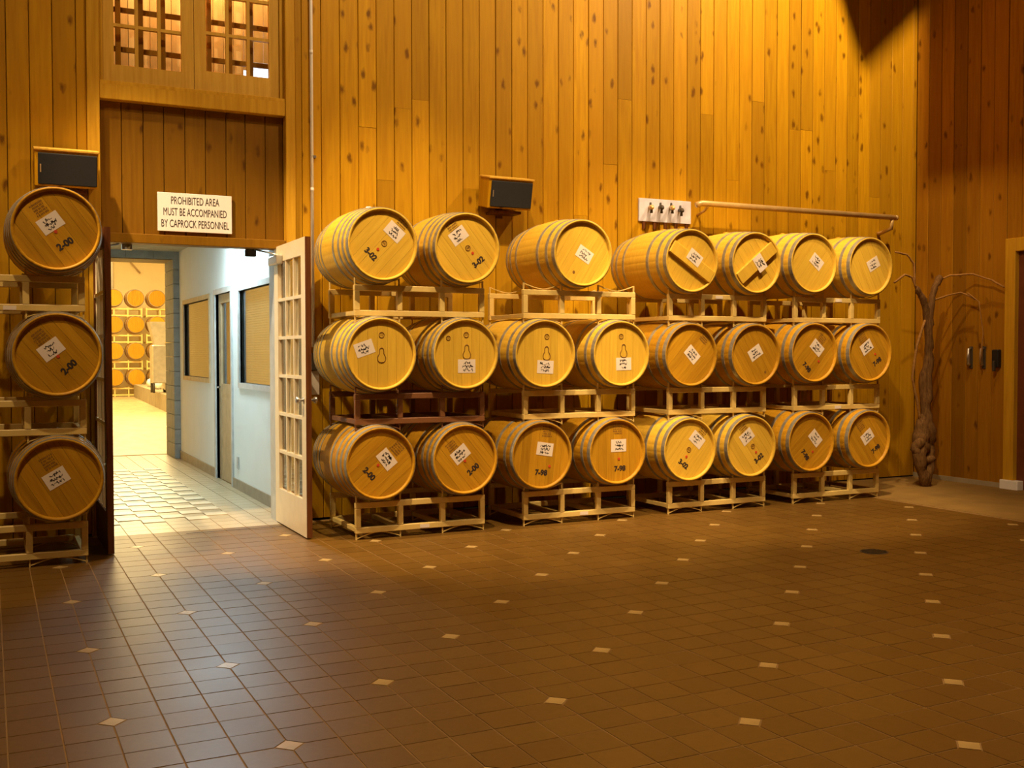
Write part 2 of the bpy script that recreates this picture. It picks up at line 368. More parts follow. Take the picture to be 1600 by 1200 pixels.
for n, (hid, d, ix, iy) in enumerate(cells):
    poly = tilepoly(ix, iy)
    if n < 290:
        key = tuple(is_node(ix+a, iy+b) for a, b in ((0, 0), (1, 0), (1, 1), (0, 1)))
        if key not in tc_: tc_[key] = MB().prismz(poly, -.008, 0).mesh('tile', 'tile')
        ob('tile', tc_[key], fl, (X0+ix*P, Y0+iy*P, random.uniform(-.0006, .0006)), (random.gauss(0, .0012), random.gauss(0, .0012), 0))
    else: rest.prismz([(X0+ix*P+a, Y0+iy*P+b) for a, b in poly], -.008, random.uniform(-.0005, .0005))
r_ = ob('tile_field', rest.mesh('tile_field', 'tile'), fl); r_['kind'] = 'stuff'
ins = MB().prismz([(IS, 0), (0, IS), (-IS, 0), (0, -IS)], -.008, .0008).mesh('inset_tile', 'inset')
for ix in range(-24, 42, 3):
    for iy in range(-30, 24, 3):
        x, y = X0+ix*P, Y0+iy*P
        if is_node(ix, iy) and x < SX-.05 and y < YW: ob('inset_tile', ins, fl, (x, y, 0))

# ------------------------------------------------------------------ barrels
def rad(t): return 0.315-0.037*min(1, abs(t))**1.9       # t in -1..1 along the axis
HL = 0.46
def barrel_body(mat):
    mb = MB(); ns = 30; prof = []
    for i in range(15):
        t = -1+2*i/14; prof.append((t*HL, rad(t)))
    prof = [(-HL+.045, .252), (-HL+.004, .262)]+prof+[(HL-.004, .262), (HL-.045, .252)]
    vs = []; fs = []; nn = ns*4; offs = (0.0, 0.07, .5, .93)
    for j, (y, r) in enumerate(prof):
        inner = j < 2 or j >= len(prof)-2
        for k in range(ns):
            for q, o_ in enumerate(offs):
                a = 2*pi*(k+o_)/ns; rr = r-(0.0009 if q == 0 and not inner else 0)
                vs.append((rr*cos(a), y, rr*sin(a)))
    for j in range(len(prof)-1):
        for k in range(nn): fs.append((j*nn+k, j*nn+(k+1) % nn, (j+1)*nn+(k+1) % nn, (j+1)*nn+k))
    return mb.add(vs, fs, True).mesh('barrel_body', mat)
BODY = {k: barrel_body('oak_'+k) for k in ('pale', 'amber')}
def hoop_me(y0, y1):
    r0 = rad(y0/HL)+.0005; r1 = rad(y1/HL)+.0005; t = .0032
    return MB().band([(y0, r0-.004), (y0, r0+t), (y1, r1+t), (y1, r1-.004)], 48, False).mesh('hoop', 'hoop')
HOOPS = {6: [hoop_me(s*a, s*b) if s > 0 else hoop_me(-b, -a) for s in (-1, 1) for a, b in ((.418, .456), (.325, .357), (.185, .22))],
         8: [hoop_me(s*a, s*b) if s > 0 else hoop_me(-b, -a) for s in (-1, 1) for a, b in ((.418, .456), (.345, .375), (.262, .292), (.150, .182))]}
def arcclip(xa, xb, r):
    pts = []
    za, zb = sqrt(max(0, r*r-xa*xa)), sqrt(max(0, r*r-xb*xb))
    n = 6
    for i in range(n+1): x = xa+(xb-xa)*i/n; pts.append((x, -sqrt(max(0, r*r-x*x))))
    for i in range(n+1): x = xb+(xa-xb)*i/n; pts.append((x, sqrt(max(0, r*r-x*x))))
    out = []
    for p_ in pts:
        if not out or abs(p_[0]-out[-1][0])+abs(p_[1]-out[-1][1]) > 1e-5: out.append(p_)
    if abs(out[0][0]-out[-1][0])+abs(out[0][1]-out[-1][1]) < 1e-5: out.pop()
    return out
HB = {}
RH = 0.257; cuts = [-RH, -.185, -.105, -.03, .055, .125, .19, RH]
for k in ('pale', 'amber'):
    HB[k] = [MB().prism(arcclip(a+.0007, b-.0007, RH), -.012, 0.004).mesh('head_board', 'oak_'+k) for a, b in zip(cuts[:-1], cuts[1:])]
HBACK = MB().prism([(RH*cos(2*pi*i/40), RH*sin(2*pi*i/40)) for i in range(40)], .0, .012).mesh('head', 'brownface')
LABEL = {}
def label_me(w_, h): return MB().box(-w_/2, -.0015, -h/2, w_/2, 0, h/2).mesh('paper_label', 'paper')
def scribble(w_, h, seed):
    rn = random.Random(seed); mb = MB(); rows = 3
    for r in range(rows):
        z = h*(.24-.26*r); x = -w_*rn.uniform(.18, .34); xe = w_*rn.uniform(.14, .36); pts = []
        while x < xe:
            pts.append((x, 0, z+rn.uniform(-1, 1)*h*.12)); x += rn.uniform(.0022, .0045)
            if rn.random() < .07: x += .008
        for (a, b) in zip(pts[:-1], pts[1:]):
            t = .0026
            mb.add([(a[0]-t, -.0022, a[2]), (a[0]+t, -.0022, a[2]+t), (b[0]+t, -.0022, b[2]+t), (b[0]-t, -.0022, b[2])], [(0, 1, 2, 3)])
    return mb.mesh('handwriting', 'ink')
TXT = {}
def code_me(t):
    if t not in TXT:
        me = textmesh(t, .062, 'ink', .0028); me.transform(Matrix.Rotation(R(90), 4, 'X')); TXT[t] = me
    return TXT[t]
DOT = MB().prism([(.0115*cos(2*pi*i/14), .0115*sin(2*pi*i/14)) for i in range(14)], -.003, 0).mesh('red_dot', 'redwax')
def stamp_me(seed):
    rn = random.Random(seed); mb = MB()
    for r in range(5):
        x = -.045+rn.uniform(0, .012)
        while x < .045:
            w_ = rn.uniform(.004, .008); z = .042-.019*r
            mb.box(x, -.001, z-.006, min(x+w_, .05), 0, z+.006); x += w_+rn.choice((.003, .003, .007))
    return mb.mesh('branded_mark', 'stamp')
def ringpts(f, n=24): return [f(2*pi*i/n) for i in range(n+1)]
def emblem_me(r):
    mb = MB().tube(ringpts(lambda a: (r*cos(a), -.0008, r*sin(a))), .0028, 5)
    for i in range(5):
        a = i*1.3; mb.box(-r*.6+i*r*.27, -.001, -r*(.3+.25*(i % 2)), -r*.6+i*r*.27+r*.13, 0, r*(.3+.25*((i+1) % 2)))
    return mb.mesh('emblem', 'stamp')
EMB = {'E': emblem_me(.021), 'e': emblem_me(.017)}
EMB_DARK = {}
_gh = [(0, -.054), (.018, -.051), (.031, -.038), (.034, -.020), (.028, -.002), (.019, .012), (.018, .030), (.017, .045), (.010, .056), (0, .060)]
GOURD = MB().tube([(x, -.001, z) for x, z in _gh]+[(-x, -.001, z) for x, z in reversed(_gh[:-1])], .0034, 6).mesh('gourd_mark', 'stamp')
KNOT = MB().prism([(.012*cos(2*pi*i/12), .014*sin(2*pi*i/12)) for i in range(12)], -.001, 0).mesh('knot', 'stamp')
XBAR = MB().box(-.252, -.028, -.058, .252, 0, .058, bev=.004).mesh('crossbar', 'oak_pale')
BUNG = MB().tube([(0, 0, -.01), (0, 0, .022)], [.026, .023], 14).mesh('bung', 'white')
BUNGW = MB().tube([(0, 0, -.01), (0, 0, .012)], [.026, .024], 14).mesh('bung', 'oak_amber')

def barrel(x, zc, kind, hoops, marks, label, headrot, group, seed, y=8.18, s=1.0, spin=0.0, bung='wood'):
    t = thing('wine_barrel', label, 'barrel', (x, y, zc-.315), (0, 0, 0), group)
    rr = random.Random(seed)
    ob('barrel_body', BODY[kind], t, (0, 0, .315), (0, rr.uniform(0, 6.28), 0))
    for h in HOOPS[hoops]: ob('hoop', h, t, (0, 0, .315))
    for sgn in (1, -1):
        hd = ob('head', HBACK, t, (0, -(HL-.037)*sgn, .315), (0, -R(headrot), 0 if sgn > 0 else pi))
        if sgn > 0:
            for h in HB[kind]: ob('head_board', h, hd)
    yf = -(HL-.037)-.0122
    for i, mk in enumerate(marks):
        k, dx, dz, ang = mk[:4]; lc = (dx, yf, .315+dz); ro = (0, -R(ang), 0)
        if k == 'X': ob('crossbar', XBAR, t, (0, yf, .315+dz*.5), ro)
        elif k == 'L':
            yy = yf-.0283 if marks[0][0] == 'X' else yf
            w_, h_ = (.152, .108) if marks[-1][0] != 'v' else (.14, .1)
            if (w_, h_) not in LABEL: LABEL[(w_, h_)] = label_me(w_, h_)
            lb = ob('paper_label', LABEL[(w_, h_)], t, (dx, yy, .315+dz), ro)
            ob('handwriting', scribble(w_, h_, seed*7+i), lb)
        elif k == 'T': ob('stencil_code', code_me(mk[4]), t, (dx, yf-.0006, .315+dz), ro)
        elif k == 'R': ob('red_dot', DOT, t, lc)
        elif k == 'S': ob('branded_mark', stamp_me(seed), t, lc, ro)
        elif k in 'Ee': ob('emblem', EMB[k], t, lc, ro)
        elif k == 'G': ob('gourd_mark', GOURD, t, lc)
        elif k == 'K': ob('knot', KNOT, t, lc)
    if bung == 'white': ob('bung', BUNG, t, (.02, -.06, .315+.312))
    else: ob('bung', BUNGW, t, (.0, 0, .315+.313))
    return t
T1, T2, T3 = 2.281, 1.439, 0.597
def txt(lab, tier): return lab
BARRELS = [
 ('Z1', .423, T1, 'amber', 8, 36, [('L', -.034, .041, 36), ('R', -.003, -.016, 0), ('T', .055, -.096, 35, '2-00'), ('S', -.103, .127, 36)], 'barrel stencilled 2-00 topmost left of the doorway, under the wall speaker'),
 ('Z2', .420, T2, 'amber', 8, 40, [('L', -.039, .037, 37), ('R', .004, -.01, 0), ('T', .072, -.083, 44, '2-00'), ('S', -.107, .111, 40)], 'barrel stencilled 2-00 in the middle tier left of the doorway'),
 ('Z3', .421, T3, 'amber', 8, 30, [('L', -.019, .01, 30), ('S', -.068, .115, 30)], 'amber barrel without number on the floor rack left of the doorway'),
 ('A1', 2.725, T1, 'pale', 8, -43, [('L', .099, .101, -41), ('T', -.094, -.079, -45, '3-02'), ('R', -.036, -.038, 0), ('E', .016, .008, -42), ('S', .147, .152, -41)], 'pale barrel stencilled 3-02 with a white bung, top tier beside the open door'),
 ('A2', 3.432, T1, 'pale', 8, 39, [('L', -.07, .098, 38), ('S', -.119, .149, 38), ('E', .011, .003, 39), ('R', .052, -.036, 0), ('T', .103, -.106, 39, '3-02')], 'pale barrel stencilled 3-02 on the top tier, below the right wall speaker'),
 ('a1', 2.710, T2, 'pale', 8, 0, [('L', -.133, .044, 19), ('G', .005, -.01, 0), ('E', .006, .148, 0)], 'pale barrel with gourd mark and tilted paper label, middle tier beside the open door'),
 ('a2', 3.418, T2, 'pale', 8, 0, [('L', .012, -.097, 0), ('G', .013, .015, 0), ('E', .008, .153, 0), ('e', -.147, .127, 0)], 'pale gourd-marked barrel on the dark brown rack with a second small emblem at upper left'),
 ('b1', 4.135, T2, 'pale', 6, 0, [('L', .007, -.109, -3), ('G', .019, .003, 0), ('E', .022, .143, 0)], 'pale gourd-marked barrel on a cream rack, directly below the lone top-tier barrel'),
 ('b2', 4.875, T2, 'pale', 6, 0, [('L', .032, -.088, 1), ('G', .032, .022, 0), ('E', .006, .149, 0)], 'rightmost of the four gourd-marked barrels in the middle tier'),
 ('A3', 2.700, T3, 'amber', 8, -50, [('L', .052, .029, -52), ('R', -.018, -.012, 0), ('T', -.091, -.077, -48, '2-00'), ('S', .131, .111, -48)], 'amber barrel stencilled 2-00 on the bottom tier beside the open white door'),
 ('A4', 3.410, T3, 'amber', 8, 39, [('L', -.037, .042, 38), ('R', .002, -.013, 0), ('T', .075, -.084, 39, '2-00'), ('S', -.109, .099, 38)], 'amber barrel stencilled 2-00 on the bottom tier, second from the open door'),
 ('B3', 4.104, T3, 'amber', 6, -6, [('L', .034, .051, -9), ('R', .076, -.094, 0), ('T', -.002, -.144, -6, '7-98'), ('S', .052, .193, -5)], 'amber barrel with upright 7-98 stencil and red dot off to its right, bottom tier'),
 ('B4', 4.838, T3, 'amber', 6, 1, [('L', .019, .052, 0), ('R', .022, -.062, 0), ('T', .032, -.148, 1, '7-98'), ('S', .006, .191, 0)], 'amber barrel with upright 7-98 stencil and red dot midway below its label, bottom tier'),
 ('B1', 4.495, T1+.004, 'pale', 6, -33, [('L', .022, -.009, -31), ('K', -.082, -.161, 0)], 'lone pale barrel with one tilted label in the middle of its top-tier rack'),
 ('C1', 5.608, T1-.02, 'pale', 6, -32, [('X', .033, -.017, -32), ('L', .022, .029, -35)], 'top-tier barrel with a wooden bar sloping down to the right across its head'),
 ('C2', 6.330, T1-.012, 'pale', 6, 38, [('X', .025, 0, 38), ('L', .03, 0, -53)], 'top-tier barrel with a wooden bar rising to the right across its head'),
 ('D1', 7.015, T1+.01, 'pale', 6, -39, [('L', .048, .016, -39)], 'top-tier barrel on the end stack, label tilted down to the right'),
 ('D2', 7.737, T1+.006, 'pale', 6, 29, [('L', .047, .025, 29)], 'last top-tier barrel at the corner end, label tilted up to the right'),
 ('c1', 5.604, T2-.012, 'amber', 6, -44, [('L', .022, .003, -46), ('S', .154, .149, -42)], 'middle-tier barrel under the first crossbar barrel, label tilted down to the right'),
 ('c2', 6.328, T2-.012, 'amber', 6, 32, [('L', .007, .018, 32), ('K', .123, -.161, 0)], 'middle-tier barrel under the second crossbar barrel, label tilted up to the right'),
 ('d1', 7.031, T2+.006, 'amber', 6, -43, [('L', .043, .047, -42), ('S', .09, .128, -42), ('T', -.084, -.138, -45, '7-98'), ('R', .063, -.082, 0)], 'middle-tier barrel on the end stack with 7-98 slanting down to the right'),
 ('d2', 7.739, T2+.004, 'amber', 6, 34, [('L', -.034, .055, 34), ('T', .107, -.088, 34, '7-98'), ('R', .078, -.013, 0), ('S', -.089, .138, 34)], 'middle-tier barrel on the end stack with 7-98 slanting up to the right'),
 ('C3', 5.594, T3-.012, 'pale', 6, -40, [('L', .089, .083, -41), ('E', -.001, -.002, -41), ('R', -.027, -.064, 0), ('T', -.061, -.13, -37, '3-02'), ('S', .133, .136, -40)], 'bottom-tier pale barrel stencilled 3-02 slanting down to the right'),
 ('C4', 6.282, T3-.012, 'pale', 6, 37, [('L', -.04, .089, 37), ('E', .03, -.001, 37), ('R', .066, -.058, 0), ('T', .1, -.116, 37, '3-02'), ('S', -.073, .145, 38)], 'bottom-tier pale barrel stencilled 3-02 slanting up to the right'),
 ('D3', 6.999, T3, 'amber', 6, -50, [('L', .061, .034, -48), ('T', -.064, -.122, -52, '7-98'), ('R', .028, -.094, 0)], 'bottom-tier barrel on the end stack with 7-98 slanting down to the right'),
 ('D4', 7.731, T3, 'amber', 6, 36, [('L', -.006, .023, 36), ('T', .107, -.101, 35, '7-98'), ('S', -.097, .124, 36)], 'last bottom-tier barrel by the dark corner, 7-98 slanting up to the right'),
]
GR = {T1: 'top-tier barrels', T2: 'middle-tier barrels', T3: 'bottom-tier barrels'}
for n, (id_, x, z, kind, hp, hr, mk, lab) in enumerate(BARRELS):
    g = GR[min(GR, key=lambda t: abs(t-z))]
    barrel(x, z, kind, hp, mk, lab, hr, g, n+1, bung='white' if id_ == 'A1' else 'wood')

# ------------------------------------------------------------------ racks
RW, RD = 1.10, .70     # width, depth
RAIL = {c: MB().box(-RW/2, 0, 0, RW/2, .04, .045, bev=.004).mesh('rail', c) for c in ('cream', 'brownpaint')}
CROSS = {c: MB().box(-.018, .04, 0, .018, RD-.04, .036, bev=.003).mesh('cross_tube', c) for c in ('cream', 'brownpaint')}
POST = {c: MB().box(-.021, -.001, .045, .021, .038, .195, bev=.003).mesh('upright', c) for c in ('cream', 'brownpaint')}
def saddle_me(c, upside):
    mb = MB(); w_ = .18; pts = []
    n = 14
    f = (lambda x: .288+.006+.046*min(1, (abs(x)/w_)**1.5)) if not upside else (lambda x: .050-.044*min(1, (abs(x)/w_)**1.5))
    ys = (.012, .028)
    vs = []; fs = []; th = .007
    for i in range(n+1):
        x = -w_+2*w_*i/n; z = f(x)
        vs += [(x, ys[0], z), (x, ys[1], z), (x, ys[1], z+th), (x, ys[0], z+th)]
    for i in range(n):
        for q in range(4): fs.append((4*i+q, 4*i+(q+1) % 4, 4*i+4+(q+1) % 4, 4*i+4+q))
    mb.add(vs, fs)
    for sx in (-1, 1):
        if not upside: mb.box(sx*w_-.005, ys[0], .28, sx*w_+.005, ys[1], .347)
        else: mb.box(sx*w_-.005, ys[0], .0, sx*w_+.005, ys[1], .07)
    return mb.mesh('saddle', c)
SAD = {(c, u): saddle_me(c, u) for c in ('cream', 'brownpaint') for u in (False, True)}
STICK = MB().box(-.04, -.0025, -.014, .04, 0, .014).mesh('sticker', 'paper')
def rack(x, z, c, label, group, sticker=None):
    t = thing('barrel_rack', label, 'rack', (x, 8.18-RD/2, z), (0, 0, 0), group)
    for yy in (0, RD-.04):
        for zz in (.05, .245): ob('rail', RAIL[c], t, (0, yy, zz))
        for xx in (-RW/2+.022, -.18, .18, RW/2-.022): ob('upright', POST[c], t, (xx, yy, .05))
        for xx in (-.36, .36):
            for u in (False, True): ob('saddle', SAD[(c, u)], t, (xx, yy, 0))
    for xx in (-RW/2+.03, -.18, .18, RW/2-.03): ob('cross_tube', CROSS[c], t, (xx, 0, .055))
    if sticker: ob('sticker', STICK, t, (sticker[0], 0, sticker[1]), label='small white sticker')
    return t
PITCH = .842
RACKS = [(.055, 'Z', {0: 'cream', 1: 'cream', 2: 'cream'}, 'left of the doorway'), (3.078, 'A', {0: 'cream', 1: 'brownpaint', 2: 'cream'}, 'next to the open white door'),
         (4.533, 'B', {0: 'cream', 1: 'cream', 2: 'cream'}, 'in the second stack right of the door'), (5.985, 'C', {0: 'cream', 1: 'cream', 2: 'cream'}, 'in the third stack right of the door'),
         (7.42, 'D', {0: 'cream', 1: 'cream', 2: 'cream'}, 'in the end stack by the corner')]
for x, n, cs, where in RACKS:
    for k in range(3):
        col = 'dark brown' if cs[k] == 'brownpaint' else 'cream'
        lab = '%s steel two-barrel rack %s %s' % (col, ('standing on the floor', 'carrying the middle tier', 'carrying the top tier')[k], where)
        st = {('A', 0): (.02, .072), ('B', 0): (.03, .072), ('C', 2): (.0, .268), ('D', 2): (.0, .268), ('D', 1): (.0, .072), ('Z', 2): (.08, .07)}.get((n, k))
        rack(x, PITCH*k, cs[k], lab, 'barrel racks along the plank wall', st)

# ------------------------------------------------------------------ glazed double doors, opened into the hall
def leaf(name, x, side, label):
    # plane x = const, y from YH (hinge) to YF (free); side=+1: cream face looks to -x
    YH, YF, H, T = 9.02, 8.035, 2.335, .044
    t = struct(name, None, label); t.location = (x, YF, .012)
    Wd = YH-YF; xa, xm, xb_ = (-T/2, T*.18, T/2) if side > 0 else (T/2, -T*.18, -T/2)
    def slab(nm, y0, z0, y1, z1):
        for (p_, q_, mt, suffix) in ((xa, xm, 'doorcream', ''), (xm, xb_, 'brownface', '')):
            o = ob(nm, MB().box(min(p_, q_), y0, z0, max(p_, q_), y1, z1).mesh(nm, mt), t)
            if mt == 'brownface': o['label'] = 'dark stained outer face of the '+nm
    S = .125; TR = .135; BR = .29
    slab('stile', 0.002, 0, S, H); slab('stile', Wd-S, 0, Wd, H)
    slab('top_rail', S, H-TR, Wd-S, H); slab('bottom_rail', S, 0, Wd-S, BR)
    ob('edge_strip', bx(-T/2, -.001, 0, T/2, .002, H, mat='brownface'), t, label='dark stained door edge')
    gw = Wd-2*S; gh = H-TR-BR; mw = .026
    for i in (1, 2):
        y = S+gw*i/3; ob('muntin', bx(-T*.42, y-mw/2, BR, T*.42, y+mw/2, H-TR, mat='doorcream'), t)
    for j in range(1, 6):
        z = BR+gh*j/6; ob('muntin', bx(-T*.44, S, z-mw/2, T*.44, Wd-S, z+mw/2, mat='doorcream'), t)
    for i in range(3):
        for j in range(6):
            ob('pane', bx(-.002, S+gw*i/3+mw/2, BR+gh*j/6+mw/2, .002, S+gw*(i+1)/3-mw/2, BR+gh*(j+1)/6-mw/2, mat='glass'), t)
    for zz in (.25, 1.1, 2.0): ob('hinge', MB().tube([(0, Wd+.008, zz-.05), (0, Wd+.008, zz+.05)], .009, 8).mesh('hinge', 'steel'), t)
    kn = MB()
    for sgn in (-1, 1):
        kn.tube([(sgn*T/2, .065, 1.07), (sgn*(T/2+.006), .065, 1.07)], [.027, .027], 14)
        kn.tube([(sgn*(T/2+.006), .065, 1.07), (sgn*(T/2+.028), .065, 1.07), (sgn*(T/2+.04), .065, 1.07), (sgn*(T/2+.058), .065, 1.07), (sgn*(T/2+.066), .065, 1.07)], [.010, .010, .025, .027, .012], 14)
    if side > 0: ob('knob', kn.mesh('knob', 'steel'), t)
    cl = ob('door_closer', MB().box(xa*1.02-(.055 if side > 0 else 0), Wd-.30, H-.16, xa*1.02+(0 if side > 0 else .055), Wd-.02, H-.085, bev=.006).mesh('door_closer', 'steel'), t)
    ob('closer_arm', MB().tube([(xa-side*.03, Wd-.22, H-.08), (xa-side*.06, Wd-.10, H-.055), (xa-side*.16, Wd+.02, H-.02)], .008, 6).mesh('closer_arm', 'steel'), cl)
    return t
leaf('door_1', .772, -1, 'glazed door leaf standing open edge-on left of the doorway')
leaf('door_2', 2.222, 1, 'open cream glazed door leaf of eighteen panes right of the doorway')
# strike hardware under the head
st = MB().box(.98, 9.06, DH-.075, 1.06, 9.10, DH-.03, bev=.004).tube([(1.02, 9.05, DH-.06), (1.02, 9.02, DH-.06)], .018, 10).mesh('latch', 'steel')
thing('door_latch', 'small chrome latch under the head of the doorway, toward its left side', 'latch', me=st)
thing('door_latch', 'small black strike block under the head of the doorway, toward its right side', 'latch', me=bx(1.97, 9.06, DH-.09, 2.06, 9.11, DH-.03, mat='blackp', bev=.004))

# ------------------------------------------------------------------ loft window over the door
w1 = struct('window_1', None, 'paired wooden casement over the doorway')
WZ0, WZ1 = 3.60, 5.05
ob('frame', MB().box(.815, 8.97, WZ0-.03, .845, 9.10, WZ1).box(2.25, 8.97, WZ0-.03, 2.288, 9.10, WZ1).mesh('frame', 'trim'), w1)
ob('sill', bx(.815, 8.94, WZ0-.03, 2.288, 9.08, WZ0, mat='trim', bev=.003), w1)
for n, (xa, xb_, ga, gb, gz) in enumerate(((.845, 1.548, .93, 1.45, 3.74), (1.548, 2.25, 1.645, 2.165, 3.77))):
    s_ = ob('sash', MB().box(xa+.002, 8.985, WZ0, ga, 9.03, WZ1).box(gb, 8.985, WZ0, xb_-.002, 9.03, WZ1).box(ga, 8.986, WZ0, gb, 9.029, gz).mesh('sash', 'sash'), w1)
    mw = .025; rows = [gz, gz+.315, gz+.63, gz+.945, WZ1]
    for i in (1, 2):
        x = ga+(gb-ga)*i/3; ob('muntin', bx(x-mw/2, 8.990, gz, x+mw/2, 9.028, WZ1, mat='sash'), s_)
    for z in rows[1:-1]: ob('muntin', bx(ga, 8.991, z-mw/2, gb, 9.027, z+mw/2, mat='sash'), s_)
    for i in range(3):
        for z0, z1 in zip(rows[:-1], rows[1:]):
            ob('pane', bx(ga+(gb-ga)*i/3+mw/2, 9.008, z0+mw/2, ga+(gb-ga)*(i+1)/3-mw/2, 9.012, z1-mw/2, mat='glass'), s_)
shb = struct('trim_3', bx(.82, 9.345, WZ0, 1.95, 9.36, WZ1+.3, mat='backing'), 'pale boarding behind the loft window')
x = .82
while x < 2.35:
    x1 = x+.086
    z0 = 3.6
    if x1 > 2.08: z0 = 3.905
    if x1 > 2.16: z0 = 3.98
    ob('board', bx(x+.002, 9.32, z0, x1-.002, 9.34, WZ1+.3, mat='shutter'), shb); x = x1
muntin_shade = struct('shadow_bars', bx(.82, 9.10, WZ0, .86, 9.13, WZ1+.1, mat='plank_red'), 'dark bars in place of the muntin shadows behind the loft window')  # dark bars modelled as the muntin shadows on the boards
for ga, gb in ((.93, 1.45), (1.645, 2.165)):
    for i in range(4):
        x = ga+(gb-ga)*i/3+.045; ob('bar', bx(x-.02, 9.10, WZ0, x+.02, 9.125, WZ1+.1, mat='plank_red'), muntin_shade)
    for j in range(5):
        z = 3.77+.315*j-.055; ob('bar', bx(ga-.05, 9.128, z+.17, gb+.08, 9.15, z+.21, mat='plank_red'), muntin_shade)
struct('window_4', bx(1.97, 9.50, 3.55, 2.7, 9.51, 4.4, mat='skyglow'), 'bright white daylight showing through the gap in the boarding')

# ------------------------------------------------------------------ sign
sg = thing('warning_sign', 'white rectangular sign with dark capital lettering above the doorway', 'sign', (1.547, 8.995, 2.60), (0, 0, 0))
ob('panel', bx(-.297, 0, -.157, .297, .012, .157, mat='signwhite', bev=.002), sg)
for ln, z, wd in (('PROHIBITED AREA', .093, .385), ('MUST BE ACCOMPANIED', 0.0, .505), ('BY CAPROCK PERSONNEL', -.095, .54)):
    me = textmesh(ln, .088, 'ink', .0); xs = [v.co.x for v in me.vertices]
    me.transform(Matrix.Diagonal((wd/(max(xs)-min(xs)), 1, 1, 1))); me.transform(Matrix.Rotation(R(90), 4, 'X'))
    ob('lettering', me, sg, (0, -.0008, z))

# ------------------------------------------------------------------ speakers
def speaker(x, z, label):
    t = thing('wall_speaker', label, 'speaker', (x, YW, z), (0, 0, 0), 'wooden wall speakers')
    tl = R(12)
    w_, h, d = .445, .27, .21
    bd = ob('cabinet', MB().box(-w_/2, -d, -h/2, w_/2, 0, h/2, bev=.006).mesh('cabinet', 'plank'), t, (0, -.055, 0), (tl, 0, 0))
    ob('grille', MB().box(-w_/2+.022, -d-.018, -h/2+.016, w_/2-.010, -d+.004, h/2-.022, bev=.006).mesh('grille', 'black'), bd)
    ob('top_panel', bx(-w_/2-.006, -d-.012, h/2-.004, w_/2+.006, 0.004, h/2+.013, mat='sash', bev=.003), bd)
    ob('badge', bx(-w_/2+.036, -d-.0195, -.03, -w_/2+.044, -d-.017, .03, mat='steel'), bd)
    ob('bracket', MB().box(-.14, -.20, -h/2-.075, .14, -.02, -h/2-.05, bev=.004).box(-.03, -.03, -h/2-.10, .03, 0, h/2-.05).mesh('bracket', 'brownface'), t)
    return t
speaker(.555, 2.88, 'black-grilled wooden speaker on the wall above the barrels left of the doorway')
speaker(4.29, 2.935, 'black-grilled wooden speaker on the plank wall right of the doorway')

# ------------------------------------------------------------------ conduit, switch, tap board, rail
cd = thing('wall_conduit', 'thin pale vertical conduit running up the plank wall right of the doorway', 'pipe', (2.512, YW-.018, 1.5))
ob('pipe', MB().tube([(0, 0, 0), (0, 0, 5.9)], .014, 10).mesh('pipe', 'white'), cd)
for z in (1.33, 2.5): ob('coupling', MB().tube([(0, 0, z), (0, 0, z+.035)], .015, 10).mesh('coupling', 'white'), cd)
ob('strap', bx(-.006, -.013, 1.62, .035, .015, 1.64, mat='steel'), cd)
sw = thing('wall_switch', 'dark switch box with a pale notice under it on the wall behind the open door', 'switch', (2.53, YW, 1.3))
ob('box', bx(-.045, -.05, .0, .045, 0, .15, mat='iron', bev=.005), sw)
ob('notice', bx(-.035, -.012, -.21, .035, 0, -.005, mat='paper'), sw, label='pale paper notice')

tb_ = thing('tap_board', 'pale board with a row of dark wooden taps on the plank wall above the barrels', 'board', (6.15, YW, 2.875))
ob('panel', bx(-.315, -.022, -.115, .315, 0, .115, mat='plate', bev=.003), tb_)
for i, (x, zz) in enumerate(((-.19, .0), (-.07, .005), (.06, .01), (.17, -.01))):
    tp = ob('tap', MB().tube([(x, -.02, zz+.03), (x-.02, -.07, zz+.025), (x-.06, -.15, zz+.01), (x-.085, -.20, zz-.005)], [.016, .02, .024, .016], 10).mesh('tap', 'iron' if i % 2 else 'brass'), tb_)
    ob('tap_handle', MB().tube([(x-.015, -.06, zz+.02), (x-.015, -.06, zz+.07)], [.014, .01], 8).tube([(x-.05, -.13, zz+.01), (x-.05, -.13, zz-.045)], [.011, .014], 8).mesh('tap_handle', 'iron'), tp)
for i in range(5): ob('peg_shadow', bx(-.27+i*.13, -.016, -.19, -.235+i*.13, -.004, -.113, mat='brownface'), tb_)  # dark strips standing in for the taps' shadows below the board
rl = thing('wall_rail', 'long brass-coloured pipe rail on the plank wall right of the tap board', 'rail', (6.4, YW, 2.95))
ob('pipe', MB().tube([(.0, -.20, -.02), (.06, -.21, .0), (.18, -.21, .0), (2.70, -.21, -.0)], .030, 12).mesh('pipe', 'brass'), rl)
ob('bracket', MB().tube([(2.66, -.21, -.0), (2.66, -.20, -.12), (2.66, -.03, -.16), (2.66, 0, -.16)], .022, 10).mesh('bracket', 'brass'), rl)
ob('bracket', MB().tube([(.16, -.21, -.0), (.16, -.12, -.06), (.16, 0, -.09)], .014, 10).mesh('bracket', 'brass'), rl)
ob('end_cap', MB().tube([(2.70, -.21, 0), (2.73, -.21, 0)], .03, 12).mesh('end_cap', 'brass'), rl)

